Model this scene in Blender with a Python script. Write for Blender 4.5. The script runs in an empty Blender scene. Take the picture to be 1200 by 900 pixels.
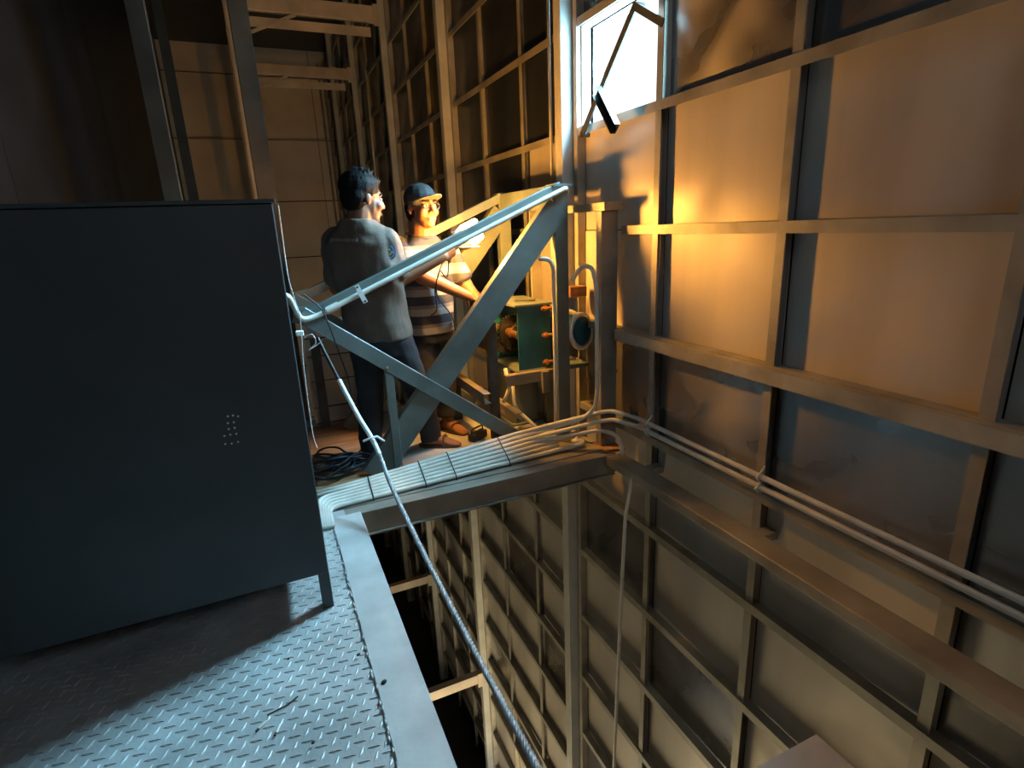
import bpy, bmesh, math, random
from mathutils import Vector, Matrix, Euler
random.seed(7)
V = Vector
sc = bpy.context.scene
COL = sc.collection

# ---------------------------------------------------------------- camera, world, lights, exposure
F_PX = 649.2
CAM = V((0, 0, 1.40))
RC = Matrix(((0.91248139, 0.14866525, -0.38115134), (-0.40698725, 0.23488604, -0.88271735), (-0.04170227, 0.9605869, 0.27483401)))
cd = bpy.data.cameras.new('camera'); cam = bpy.data.objects.new('camera', cd); COL.objects.link(cam)
cd.sensor_fit = 'HORIZONTAL'; cd.sensor_width = 36; cd.lens = 36 * F_PX / 1200; cd.clip_start = 0.02
cam.matrix_world = Matrix.Translation(CAM) @ RC.to_4x4()
sc.camera = cam
vs = sc.view_settings
sc.display_settings.display_device = 'sRGB'
vs.view_transform = 'Standard'; vs.look = 'None'; vs.gamma = 1; vs.use_curve_mapping = False
vs.exposure = 0.18
w = bpy.data.worlds.new('sky'); sc.world = w; w.use_nodes = True
w.node_tree.nodes['Background'].inputs[0].default_value = (0.86, 0.95, 1.0, 1)
w.node_tree.nodes['Background'].inputs[1].default_value = 1.35


def area(name, loc, aim, sx, sy, power, col):
    l = bpy.data.lights.new(name, 'AREA'); l.shape = 'RECTANGLE'; l.size = sx; l.size_y = sy; l.energy = power; l.color = col
    o = bpy.data.objects.new(name, l); COL.objects.link(o); o.location = loc
    o.rotation_euler = (V(aim) - V(loc)).to_track_quat('-Z', 'Y').to_euler()
    return o


# daylight through the window in view (low sky at the pane, brighter high sky outside), through the hatch high in the wall behind the camera, and up through the open bottom of the shaft
area('daylight_window', (2.13, 2.885, 2.25), (0.6, 2.885, 2.25), 0.76, 0.55, 60, (0.40, 0.78, 1.0))
area('daylight_high_sky', (3.4, 3.2, 3.85), (2.0, 2.88, 2.25), 2.6, 2.0, 5000, (0.38, 0.77, 1.0))
area('daylight_rear_hatch', (0.95, -1.75, 3.3), (1.2, 2.6, 0.2), 0.85, 0.75, 10, (0.62, 0.85, 1.0))
area('daylight_shaft_bottom', (.85, 3.5, -6.3), (.9, 3.5, 0), 1.0, 2.2, 150, (1.0, 0.76, 0.36))
LAMP_STRENGTH = 1350.0
LAMP_COLOUR = (1.0, 0.43, 0.065)


# ---------------------------------------------------------------- helpers
def at(px, py, X=None, Y=None, Z=None):
    """world point on the sight line of a measured point, at a known X, Y or Z"""
    d = RC @ V((px - 600, 450 - py, -F_PX))
    t = X / d.x if X is not None else (Y / d.y if Y is not None else (Z - CAM.z) / d.z)
    return CAM + d * t


def new_mat(name, col, rough=0.5, metal=0.0, var=0.12, scale=6.0, bump=0.0, bscale=60.0, spec=0.5, stretch=None, coat=0.0):
    m = bpy.data.materials.new(name); m.use_nodes = True
    nt = m.node_tree; N = nt.nodes; L = nt.links
    b = N['Principled BSDF']
    b.inputs['Roughness'].default_value = rough; b.inputs['Metallic'].default_value = metal
    b.inputs['Specular IOR Level'].default_value = spec
    tc = N.new('ShaderNodeTexCoord'); mp = N.new('ShaderNodeMapping')
    L.new(tc.outputs['Object'], mp.inputs[0])
    if stretch: mp.inputs['Scale'].default_value = stretch
    no = N.new('ShaderNodeTexNoise'); no.inputs['Scale'].default_value = scale; no.inputs['Detail'].default_value = 6
    L.new(mp.outputs[0], no.inputs['Vector'])
    cr = N.new('ShaderNodeValToRGB')
    c = V(col[:3])
    lo = [max(0, x * (1 - var * 1.6)) for x in c]; hi = [min(1, x * (1 + var * 1.4)) for x in c]
    cr.color_ramp.elements[0].position = .3; cr.color_ramp.elements[1].position = .7
    cr.color_ramp.elements[0].color = (*lo, 1); cr.color_ramp.elements[1].color = (*hi, 1)
    L.new(no.outputs['Fac'], cr.inputs[0]); L.new(cr.outputs[0], b.inputs['Base Color'])
    if bump:
        n2 = N.new('ShaderNodeTexNoise'); n2.inputs['Scale'].default_value = bscale; n2.inputs['Detail'].default_value = 4
        L.new(mp.outputs[0], n2.inputs['Vector'])
        bp = N.new('ShaderNodeBump'); bp.inputs['Strength'].default_value = bump; bp.inputs['Distance'].default_value = 0.01
        L.new(n2.outputs['Fac'], bp.inputs['Height']); L.new(bp.outputs[0], b.inputs['Normal'])
    return m


def emit_mat(name, col, s):
    m = bpy.data.materials.new(name); m.use_nodes = True
    nt = m.node_tree; nt.nodes.remove(nt.nodes['Principled BSDF'])
    e = nt.nodes.new('ShaderNodeEmission'); e.inputs[0].default_value = (*col, 1); e.inputs[1].default_value = s
    nt.links.new(e.outputs[0], nt.nodes['Material Output'].inputs[0])
    return m


def sheet_mat(name, col, rough, metal, aniso, scratch):
    """galvanised sheet: brushed up and down, with pale scratches and dull stains"""
    m = new_mat(name, col, rough, metal, .14, 2.2, 0.05, 300, stretch=(1, 1, .08))
    nt = m.node_tree; N = nt.nodes; L = nt.links; b = N['Principled BSDF']
    b.inputs['Anisotropic'].default_value = aniso
    tg = N.new('ShaderNodeCombineXYZ'); tg.inputs[2].default_value = 1.0      # grain: highlights drawn out up and down
    L.new(tg.outputs[0], b.inputs['Tangent'])
    tc = N.new('ShaderNodeTexCoord')
    n = N.new('ShaderNodeTexNoise'); n.inputs['Scale'].default_value = 3.5; n.inputs['Detail'].default_value = 2
    L.new(tc.outputs['Object'], n.inputs['Vector'])
    mr = N.new('ShaderNodeMapRange'); mr.inputs['From Min'].default_value = .35; mr.inputs['From Max'].default_value = .7
    mr.inputs['To Min'].default_value = rough - .08; mr.inputs['To Max'].default_value = rough + .12
    L.new(n.outputs['Fac'], mr.inputs['Value']); L.new(mr.outputs[0], b.inputs['Roughness'])
    if scratch:
        v = N.new('ShaderNodeTexNoise'); v.inputs['Scale'].default_value = 70; v.inputs['Detail'].default_value = 2
        L.new(tc.outputs['Object'], v.inputs['Vector'])
        r2 = N.new('ShaderNodeValToRGB'); r2.color_ramp.elements[0].position = .70; r2.color_ramp.elements[1].position = .74
        L.new(v.outputs['Fac'], r2.inputs[0])
        mx = N.new('ShaderNodeMix'); mx.data_type = 'RGBA'
        sc_ = N.new('ShaderNodeMath'); sc_.operation = 'MULTIPLY'; sc_.inputs[1].default_value = .35; L.new(r2.outputs[0], sc_.inputs[0]); L.new(sc_.outputs[0], mx.inputs[0])
        src = b.inputs['Base Color'].links[0].from_socket
        L.new(src, mx.inputs[6]); mx.inputs[7].default_value = (.62, .6, .56, 1)
        L.new(mx.outputs[2], b.inputs['Base Color'])
    return m


M = dict(
    sheet=sheet_mat('sheet_bright', (.36, .34, .33), .32, .85, .8, True),
    sheet_dull=sheet_mat('sheet_dull', (.46, .42, .38), .52, .25, .2, False),
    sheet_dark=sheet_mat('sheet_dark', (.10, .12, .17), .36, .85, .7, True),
    wall_steel=new_mat('wall_steel', (.30, .28, .24), .5, .25, .2, 5, .06),
    post_paint=new_mat('post_paint', (.42, .42, .40), .5, 0, .12, 4, .06),
    teal_steel=new_mat('teal_steel', (.15, .185, .18), .42, .1, .16, 5, .06),
    teal_paint=new_mat('teal_paint', (.014, .10, .18), .42, .1, .2, 6, .05),
    dark_steel=new_mat('dark_steel', (.07, .075, .075), .5, .3, .25, 8, .08),
    beam=new_mat('beam_steel', (.27, .25, .22), .5, .2, .2, 4, .08),
    far_beam=new_mat('far_beam', (.48, .41, .34), .55, .1, .15, 3),
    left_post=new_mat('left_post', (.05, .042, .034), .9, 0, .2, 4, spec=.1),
    plate=new_mat('floor_plate', (.50, .51, .51), .50, .25, .16, 4, .08, 90),
    kerb=new_mat('kerb_plate', (.56, .57, .57), .50, .2, .13, 5, .06, 60),
    cabinet=new_mat('cabinet_paint', (.045, .056, .062), .55, 0, .1, 3, .02),
    white=new_mat('white_plastic', (.66, .64, .58), .45, 0, .1, 8),
    pale=new_mat('pale_plastic', (.8, .8, .78), .5, 0, .04, 8),
    black=new_mat('black_rubber', (.015, .015, .017), .5, 0, .2, 8),
    rope=new_mat('wire_rope', (.36, .37, .38), .5, .4, .25, 40),
    end=new_mat('end_wall', (.68, .57, .47), .55, .1, .1, 1.2),
    cream=new_mat('cream_board', (.68, .63, .54), .6, 0, .1, 3),
    ply=new_mat('plywood', (.30, .17, .09), .65, 0, .3, 4, .05, 30, stretch=(1, 6, 1)),
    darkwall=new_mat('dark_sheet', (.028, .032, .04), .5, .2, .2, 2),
    brass=new_mat('brass', (.62, .36, .14), .28, .9, .15, 10),
    copper=new_mat('copper_bolt', (.55, .28, .14), .35, .8, .2, 20),
    gear=new_mat('greased_gear', (.10, .095, .09), .3, .8, .3, 20),
    chrome=new_mat('bright_steel', (.80, .80, .80), .12, 1.0, .05, 8),
    bright=new_mat('polished_rim', (.85, .85, .84), .35, .5, .04, 8),
    rust=new_mat('rust', (.34, .18, .08), .8, 0, .3, 20, .2, 80),
    skin=new_mat('skin', (.235, .105, .058), .5, 0, .06, 12),
    hair=new_mat('black_hair', (.008, .008, .009), .6, 0, .2, 60, .4, 120, spec=.12, stretch=(1, 1, .4)),
    tee=new_mat('taupe_cotton', (.13, .094, .075), .85, 0, .08, 7, .3, 30),
    trousers=new_mat('navy_cotton', (.022, .024, .032), .8, 0, .15, 8, .3, 25),
    cap=new_mat('cap_navy', (.045, .047, .052), .75, 0, .12, 20, .1, 120),
    sandal=new_mat('sandal_brown', (.10, .065, .045), .6, 0, .2, 20),
    eye_white=new_mat('eye_white', (.75, .72, .68), .25, 0, .02, 8),
    lip=new_mat('lip', (.30, .12, .09), .45, 0, .05, 20),
    frame=new_mat('frame_black', (.02, .02, .022), .3),
    blue_cable=new_mat('navy_cable', (.018, .03, .05), .4, 0, .2, 20),
    lampyellow=new_mat('lamp_yellow', (.75, .45, .06), .45),
    bulb=emit_mat('lit_bulb', LAMP_COLOUR, LAMP_STRENGTH),
    patch_blue=new_mat('patch_blue', (.04, .14, .42), .7, 0, .1, 40),
    patch_pale=new_mat('patch_pale', (.45, .55, .5), .7, 0, .1, 40),
    patch_yellow=new_mat('patch_yellow', (.65, .55, .08), .7, 0, .1, 40),
    print=new_mat('print_grey', (.27, .25, .23), .8, 0, .1, 40),
    litter=new_mat('litter_white', (.75, .72, .66), .7),
)


def stripes_mat():
    m = new_mat('striped_knit', (.5, .5, .5), .85, 0, .05, 8, .25, 40)
    nt = m.node_tree; N = nt.nodes; L = nt.links; b = N['Principled BSDF']
    tc = N.new('ShaderNodeTexCoord'); sp = N.new('ShaderNodeSeparateXYZ'); L.new(tc.outputs['Object'], sp.inputs[0])
    a = N.new('ShaderNodeMath'); a.operation = 'MULTIPLY_ADD'; a.inputs[1].default_value = 1 / .128; a.inputs[2].default_value = .85
    L.new(sp.outputs[2], a.inputs[0])
    fr = N.new('ShaderNodeMath'); fr.operation = 'FRACT'; L.new(a.outputs[0], fr.inputs[0])
    cr = N.new('ShaderNodeValToRGB'); cr.color_ramp.interpolation = 'CONSTANT'
    E = cr.color_ramp.elements; E[0].position = 0; E[0].color = (.035, .037, .05, 1); E[1].position = .46; E[1].color = (.30, .275, .25, 1)
    e = E.new(.82); e.color = (.15, .145, .15, 1)
    L.new(fr.outputs[0], cr.inputs[0]); L.new(cr.outputs[0], b.inputs['Base Color'])
    return m


M['stripes'] = stripes_mat()


def tag(o, label=None, cat=None, group=None, kind=None):
    if label: o['label'] = label
    if cat: o['category'] = cat
    if group: o['group'] = group
    if kind: o['kind'] = kind
    return o


def link(o, parent=None):
    COL.objects.link(o)
    if parent is not None:
        o.parent = parent
        o.matrix_parent_inverse = Matrix.Translation(-parent_loc(parent))
    return o


def parent_loc(p):
    l = V((0, 0, 0))
    if p.parent is None and p.type == 'EMPTY': l = p.location.copy()
    return l


def empty(name, loc=(0, 0, 0), label=None, cat=None, group=None, kind=None):
    o = bpy.data.objects.new(name, None); o.empty_display_size = .05; o.location = loc
    COL.objects.link(o)
    return tag(o, label, cat, group, kind)


def obj(name, bm, mat, parent=None, label=None, cat=None, group=None, kind=None, smooth=False, bevel=0):
    if isinstance(bm, bmesh.types.BMesh):
        me = bpy.data.meshes.new(name)
        bmesh.ops.recalc_face_normals(bm, faces=bm.faces)
        if smooth:
            for f in bm.faces: f.smooth = True
        bm.to_mesh(me); bm.free()
        me.materials.append(M[mat] if isinstance(mat, str) else mat)
    else:
        me = bm
    o = bpy.data.objects.new(name, me)
    link(o, parent)
    if bevel:
        b = o.modifiers.new('bevel', 'BEVEL'); b.width = bevel; b.segments = 1; b.limit_method = 'ANGLE'
    return tag(o, label, cat, group, kind)


def bm_new(): return bmesh.new()


def box(bm, a, b):
    x0, y0, z0 = a; x1, y1, z1 = b
    vs_ = [bm.verts.new(p) for p in ((x0, y0, z0), (x1, y0, z0), (x1, y1, z0), (x0, y1, z0), (x0, y0, z1), (x1, y0, z1), (x1, y1, z1), (x0, y1, z1))]
    for f in ((0, 3, 2, 1), (4, 5, 6, 7), (0, 1, 5, 4), (1, 2, 6, 5), (2, 3, 7, 6), (3, 0, 4, 7)): bm.faces.new([vs_[i] for i in f])
    return bm


def prism(bm, prof, p0, p1, u, v):
    """profile of (a, b) pairs along axes u, v swept from p0 to p1"""
    u = V(u); v = V(v)
    A = [bm.verts.new(V(p0) + u * a + v * b) for a, b in prof]
    B = [bm.verts.new(V(p1) + u * a + v * b) for a, b in prof]
    n = len(prof)
    bm.faces.new(A[::-1]); bm.faces.new(B)
    for i in range(n): bm.faces.new((A[i], A[(i + 1) % n], B[(i + 1) % n], B[i]))
    return bm


def rect(w0, w1, h0, h1): return [(w0, h0), (w1, h0), (w1, h1), (w0, h1)]


def chan(h, d, t):
    """channel, web at b = 0, flanges to b = d, height h centred"""
    k = h / 2
    return [(-k, 0), (k, 0), (k, d), (k - t, d), (k - t, t), (-k + t, t), (-k + t, d), (-k, d)]


def angle(h, d, t):
    k = h / 2
    return [(-k, 0), (k, 0), (k, d), (k - t, d), (k - t, t), (-k, t)]


def frame_of(d):
    d = d.normalized(); a = V((0, 0, 1)) if abs(d.z) < .9 else V((0, 1, 0))
    u = d.cross(a).normalized(); return u, u.cross(d).normalized()


def fillet(pts, r, n=6):
    pts = [V(p) for p in pts]
    if r <= 0: return pts
    out = [pts[0]]
    for i in range(1, len(pts) - 1):
        p = pts[i]; a = pts[i - 1] - p; b = pts[i + 1] - p
        k = min(r, a.length * .48, b.length * .48)
        s = p + a.normalized() * k; e = p + b.normalized() * k
        for j in range(n + 1):
            t = j / n; out.append(s * (1 - t) ** 2 + p * 2 * t * (1 - t) + e * t * t)
    out.append(pts[-1]); return out


def tube(bm, pts, r, n=10, rad=None, lobes=0, twist=0.0):
    pts = [V(p) for p in pts]
    u = None; rings = []; s = 0
    for i, p in enumerate(pts):
        t = (pts[min(i + 1, len(pts) - 1)] - pts[max(i - 1, 0)]).normalized()
        if u is None: u, _ = frame_of(t)
        u = (u - t * u.dot(t)).normalized(); v = t.cross(u)
        if i: s += (p - pts[i - 1]).length
        rr = rad[i] if rad else r
        ring = []
        for k in range(n):
            a = 2 * math.pi * k / n
            q = rr * (1 + (.16 * math.cos(lobes * a) if lobes else 0))
            b = a + twist * s
            ring.append(bm.verts.new(p + (u * math.cos(b) + v * math.sin(b)) * q))
        rings.append(ring)
    for i in range(len(rings) - 1):
        for k in range(n): bm.faces.new((rings[i][k], rings[i][(k + 1) % n], rings[i + 1][(k + 1) % n], rings[i + 1][k]))
    bm.faces.new(rings[0][::-1]); bm.faces.new(rings[-1])
    return bm


def caps(bm, p0, p1, r0, r1=None, n=12, flat=False):
    """tapered limb with rounded (or flat) ends"""
    p0 = V(p0); p1 = V(p1); r1 = r0 if r1 is None else r1
    d = (p1 - p0).normalized()
    pts, rad = [], []
    if not flat:
        for a in (80, 55, 28):
            pts.append(p0 - d * r0 * math.sin(math.radians(a))); rad.append(r0 * math.cos(math.radians(a)))
    pts += [p0, p1]; rad += [r0, r1]
    if not flat:
        for a in (28, 55, 80):
            pts.append(p1 + d * r1 * math.sin(math.radians(a))); rad.append(r1 * math.cos(math.radians(a)))
    return tube(bm, pts, 0, n, rad)


def ell(bm, c, axes, n=14, m=9):
    """ellipsoid; axes = three vectors"""
    c = V(c); a, b, d = (V(x) for x in axes)
    rings = []
    top = bm.verts.new(c + d); bot = bm.verts.new(c - d)
    for j in range(1, m):
        th = math.pi * j / m
        rings.append([bm.verts.new(c + d * math.cos(th) + (a * math.cos(2 * math.pi * k / n) + b * math.sin(2 * math.pi * k / n)) * math.sin(th)) for k in range(n)])
    for k in range(n):
        bm.faces.new((top, rings[0][k], rings[0][(k + 1) % n])); bm.faces.new((bot, rings[-1][(k + 1) % n], rings[-1][k]))
    for j in range(len(rings) - 1):
        for k in range(n): bm.faces.new((rings[j][k], rings[j + 1][k], rings[j + 1][(k + 1) % n], rings[j][(k + 1) % n]))
    return bm


def loft(bm, rings, n=24, e=2.5):
    """rings = (centre, right vector * half width, forward vector * half depth)"""
    R = []
    for c, a, b in rings:
        ring = []
        for k in range(n):
            t = 2 * math.pi * k / n; cs, sn = math.cos(t), math.sin(t)
            ring.append(bm.verts.new(V(c) + V(a) * math.copysign(abs(cs) ** (2 / e), cs) + V(b) * math.copysign(abs(sn) ** (2 / e), sn)))
        R.append(ring)
    for i in range(len(R) - 1):
        for k in range(n): bm.faces.new((R[i][k], R[i][(k + 1) % n], R[i + 1][(k + 1) % n], R[i + 1][k]))
    bm.faces.new(R[0][::-1]); bm.faces.new(R[-1])
    return bm


def cyl(bm, p0, p1, r, n=20): return caps(bm, p0, p1, r, r, n, True)


# ---------------------------------------------------------------- right wall: posts, studs, rails, sheets
SX = 2.0                                    # face of the sheet
DY, DZ = 0.81, 0.603
POST_Y = [-1.49, 3.34, 5.74, 8.16, 10.6, 13.02]
ZR = [0.142 + DZ * k for k in range(-10, 9)]          # rails
wall = empty('wall_right', (SX, 0, 0), 'tall wall of galvanised sheets on a grid of steel rails, studs and posts', kind='structure')
pm = {}
for nm in ('sheet', 'sheet_dull', 'sheet_dark'):
    b = box(bm_new(), (0, -DY / 2 + .004, -DZ / 2 + .004), (.004, DY / 2 - .004, DZ / 2 - .004))
    o = obj('panel', b, nm); pm[nm] = o.data; bpy.data.objects.remove(o)
Y0 = 2.48 - DY * 4
for i in range(12):
    yc = Y0 + DY * (i + .5)
    for k in range(len(ZR) - 1):
        zc = (ZR[k] + ZR[k + 1]) / 2
        if i == 4 and 2.0 < zc < 2.5: continue            # the window
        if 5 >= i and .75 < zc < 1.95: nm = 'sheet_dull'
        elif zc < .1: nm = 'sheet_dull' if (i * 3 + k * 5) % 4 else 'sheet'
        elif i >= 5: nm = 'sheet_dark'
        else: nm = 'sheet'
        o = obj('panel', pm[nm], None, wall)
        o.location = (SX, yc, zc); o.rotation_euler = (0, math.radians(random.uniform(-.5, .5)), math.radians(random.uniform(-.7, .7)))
ye = Y0 + DY * 12
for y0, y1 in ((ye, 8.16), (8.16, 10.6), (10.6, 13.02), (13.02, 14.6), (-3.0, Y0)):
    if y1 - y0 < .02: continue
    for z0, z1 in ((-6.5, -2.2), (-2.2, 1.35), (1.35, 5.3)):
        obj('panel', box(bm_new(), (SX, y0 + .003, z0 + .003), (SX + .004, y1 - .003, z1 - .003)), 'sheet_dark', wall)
# outer skin that keeps daylight out, open only at the window
WY0, WY1, WZ0, WZ1 = 2.50, 3.27, 1.97, 2.53
for a, b in (((SX + .03, -3, -6.5), (SX + .05, WY0, 5.3)), ((SX + .03, WY1, -6.5), (SX + .05, 14.6, 5.3)), ((SX + .03, WY0, -6.5), (SX + .05, WY1, WZ0)), ((SX + .03, WY0, WZ1), (SX + .05, WY1, 5.3))):
    obj('cladding', box(bm_new(), a, b), 'darkwall', wall)
# rails: channels between posts; the hollow side looks down
bays = [(-2.9, -1.49)] + [(POST_Y[i] + .07, POST_Y[i + 1]) for i in range(len(POST_Y) - 1)] + [(13.09, 14.5)]
for y0, y1 in bays:
    for z in ZR:
        if y0 < 3 < y1 + .5 and abs(z - 1.348) < .02:
            ya, yb = y0, 2.80
        else: ya, yb = y0, y1
        prof = [(0, .024), (.056, .024), (.056, -.024), (.051, -.024), (.051, .019), (0, .019)]
        prism(b := bm_new(), prof, (SX, ya, z), (SX, yb, z), (-1, 0, 0), (0, 0, 1))
        obj('rail', b, 'wall_steel', wall)
for y0, y1 in ((-1.42, 2.80),):                       # the second, wider rail laid on the one at hip height
    obj('rail', box(bm_new(), (SX - .10, y0, .70), (SX - .057, y1, .765)), 'wall_steel', wall)
k = 0
ys = [Y0 + DY * i for i in range(-1, 20)]
for y in ys:
    if min(abs(y - p) for p in POST_Y) < .25 or y > 14.3: continue
    prism(b := bm_new(), angle(.045, .048, .005), (SX - .048, y + .02, -6.4), (SX - .048, y + .02, 5.2), (0, 1, 0), (1, 0, 0))
    obj('stud', b, 'wall_steel', wall)
for y in POST_Y:
    prism(b := bm_new(), [(0, 0), (.14, 0), (.14, .008), (.008, .008), (.008, .082), (.14, .082), (.14, .09), (0, .09)], (SX - .14, y, -6.5), (SX - .14, y, 5.3), (1, 0, 0), (0, 1, 0))
    obj('post', b, 'post_paint', wall, bevel=.004)
    # narrower jamb beside each post
    obj('stud', box(bm_new(), (SX - .06, y - .055, -6.4), (SX - .002, y - .012, 5.2)), 'wall_steel', wall)

# ---------------------------------------------------------------- other walls, ceiling, floors
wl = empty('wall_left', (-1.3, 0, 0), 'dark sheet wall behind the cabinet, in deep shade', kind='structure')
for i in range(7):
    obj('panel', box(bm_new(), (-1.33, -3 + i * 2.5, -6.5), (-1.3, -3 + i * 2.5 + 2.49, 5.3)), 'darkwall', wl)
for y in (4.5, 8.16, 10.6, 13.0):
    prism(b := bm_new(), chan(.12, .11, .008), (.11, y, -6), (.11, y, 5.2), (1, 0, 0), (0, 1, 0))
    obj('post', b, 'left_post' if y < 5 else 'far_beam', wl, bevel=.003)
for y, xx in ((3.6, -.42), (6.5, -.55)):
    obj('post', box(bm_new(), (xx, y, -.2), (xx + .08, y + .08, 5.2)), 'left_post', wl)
we = empty('wall_end', (0, 14.4, 0), 'far end wall of wide brown sheets with thin seams', kind='structure')
zz = [-6.5, -4.4, -3.1, -1.75, -.4, .884, 2.148, 3.467, 4.75, 5.6]
for a, b_ in zip(zz[:-1], zz[1:]):
    for x0, x1 in ((-1.3, .45), (.45, 1.62), (1.62, 2.0)):
        obj('panel', box(bm_new(), (x0 + .006, 14.4, a + .012), (x1 - .006, 14.42, b_ - .012)), 'end', we)
obj('backing', box(bm_new(), (-1.3, 14.43, -6.5), (2.05, 14.46, 5.6)), 'darkwall', we)
obj('seam_angle', box(bm_new(), (-1.28, 14.36, 3.45), (1.98, 14.40, 3.475)), 'beam', we)
for x in (1.80, 1.90):
    obj('riser_pipe', cyl(bm_new(), (x, 14.3, -5), (x, 14.3, 5), .025, 10), 'wall_steel', we)
wr = empty('wall_rear', (0, -1.9, 0), 'sheet wall behind the camera with a high hatch', kind='structure')
for a, b_ in (((-1.3, -1.95, -6.5), (2.05, -1.92, 2.75)), ((-1.3, -1.95, 2.75), (.45, -1.92, 5.3)), ((1.45, -1.95, 2.75), (2.05, -1.92, 5.3)), ((.45, -1.95, 3.75), (1.45, -1.92, 5.3))):
    obj('panel', box(bm_new(), a, b_), 'end', wr)
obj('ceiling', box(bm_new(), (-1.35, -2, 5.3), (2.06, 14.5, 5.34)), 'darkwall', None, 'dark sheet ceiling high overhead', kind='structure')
fl = empty('floor', (0, 8, -6.5), 'dark bottom of the deep shaft with a wide opening', kind='structure')
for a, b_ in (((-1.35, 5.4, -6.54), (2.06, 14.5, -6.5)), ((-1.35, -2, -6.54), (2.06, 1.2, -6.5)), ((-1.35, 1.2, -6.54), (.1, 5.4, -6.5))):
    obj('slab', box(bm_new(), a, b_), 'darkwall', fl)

# platform floor of chequer plate
plat = empty('floor_platform', (0, 0, 0), 'grey chequer plate platform floor with raised treads, beside the cabinet', kind='structure')
obj('plate', box(bm_new(), (-1.29, -1.9, -.012), (.205, 3.0, 0)), 'plate', plat)
obj('plate', box(bm_new(), (.205, -1.9, -.03), (1.22, .79, 0)), 'kerb', plat)
b = bm_new()
px, n = .034, 0
R = int(2.6 / px)
for iy in range(int(2.5 / px)):
    for ix in range(int(1.14 / px) + 1):
        x = -1.0 + ix * px; y = .45 + iy * px
        if x > .145: continue
        a = math.radians(-12) if (ix + iy) % 2 else math.radians(62)
        dx, dy = math.cos(a), math.sin(a)
        l, wd, h = .0195, .0048, .0036
        p = [(x - dx * l, y - dy * l, 0), (x - dy * wd, y + dx * wd, 0), (x + dx * l, y + dy * l, 0), (x + dy * wd, y - dx * wd, 0)]
        q = [(x - dx * l * .55, y - dy * l * .55, h), (x + dx * l * .55, y + dy * l * .55, h)]
        vv = [bm_v for bm_v in (b.verts.new(c) for c in p + q)]
        for f in ((0, 1, 5, 4), (1, 2, 5), (2, 3, 4, 5), (3, 0, 4)):
            try: b.faces.new([vv[i] for i in f])
            except ValueError: pass
obj('tread', b, 'plate', plat, kind='stuff')
kb = obj('trim_1', prism(bm_new(), rect(.135, .28, -.012, .010), (0, .79, 0), (0, 2.70, 0), (1, 0, 0), (0, 0, 1)), 'kerb', None, 'smooth pale steel kerb strip along the edge of the shaft opening', kind='structure', bevel=.003)
# weld bead of small beads between the chequer plate and the kerb
b = bm_new()
for i in range(95):
    y = .8 + i * .02 + random.uniform(-.006, .006)
    if random.random() < .5: ell(b, (.135 + random.uniform(-.004, .003), y, .006), (V((.005, 0, 0)), V((0, .012, 0)), V((0, 0, random.uniform(.003, .007)))), 6, 4)
obj('weld_bead', b, 'kerb', kb, kind='stuff')
obj('edge_channel', prism(bm_new(), chan(.14, .05, .008), (.27, .80, -.085), (.27, 2.7, -.085), (0, 0, 1), (-1, 0, 0)), 'beam', kb)

fb = empty('floor_rear', (0, 3.0, 0), 'steel plate floor under the two men behind the conduits', kind='structure')
obj('plate', box(bm_new(), (.0, 2.86, -.02), (1.84, 4.4, 0)), 'plate', fb)
obj('sheet', box(bm_new(), (-.02, 3.05, .0), (.56, 4.2, .012)), 'ply', fb, 'brown plywood sheet')
obj('edge_channel', prism(bm_new(), chan(.14, .06, .008), (.0, 4.4, -.09), (1.84, 4.4, -.09), (0, 0, 1), (0, -1, 0)), 'beam', fb)

# ---------------------------------------------------------------- window
win = empty('window_1', (SX, 2.9, 1.97), 'bright open hatch window in the right wall above the orange lit panels', kind='structure')
for nm, a, b_ in (('frame', (SX - .03, WY0 - .03, WZ0 - .03), (SX + .122, WY1 + .03, WZ0)), ('frame', (SX - .03, WY0 - .03, WZ1), (SX + .122, WY1 + .03, WZ1 + .03)),
                  ('frame', (SX - .03, WY0 - .03, WZ0), (SX + .122, WY0, WZ1)), ('frame', (SX - .03, WY1, WZ0), (SX + .122, WY1 + .03, WZ1))):
    obj(nm, box(bm_new(), a, b_), 'post_paint', win, bevel=.003)
hs = empty('hatch_stay', (SX - .08, 2.9, 1.95), 'dark steel stay bar with a flap crossing the bright window', 'hatch stay')
A, B = at(745, 5, X=1.90), at(682, 158, X=1.90)
u = (B - A).normalized(); s = u.cross(V((1, 0, 0))).normalized()
obj('bar', prism(bm_new(), rect(-.021, .021, -.005, .005), A, B, s, (1, 0, 0)), 'dark_steel', hs)
A2, B2 = at(742, 6, X=1.89), at(777, 27, X=1.92)
u2 = (B2 - A2).normalized(); s2 = u2.cross(V((1, 0, 0))).normalized()
obj('bar', prism(bm_new(), rect(-.018, .018, -.005, .005), A2, B2, s2, (1, 0, 0)), 'dark_steel', hs)
A3, B3 = at(702, 106, X=1.87), at(724, 151, X=1.85)
u3 = (B3 - A3).normalized(); s3 = u3.cross(V((1, 0, 0))).normalized()
obj('flap', prism(bm_new(), chan(.06, .03, .004), A3, B3, s3, (-1, .25, 0)), 'dark_steel', hs)
for p in (A, B): obj('pivot', cyl(bm_new(), p + V((-.01, 0, 0)), p + V((.05, 0, 0)), .014, 12), 'dark_steel', hs)

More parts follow.
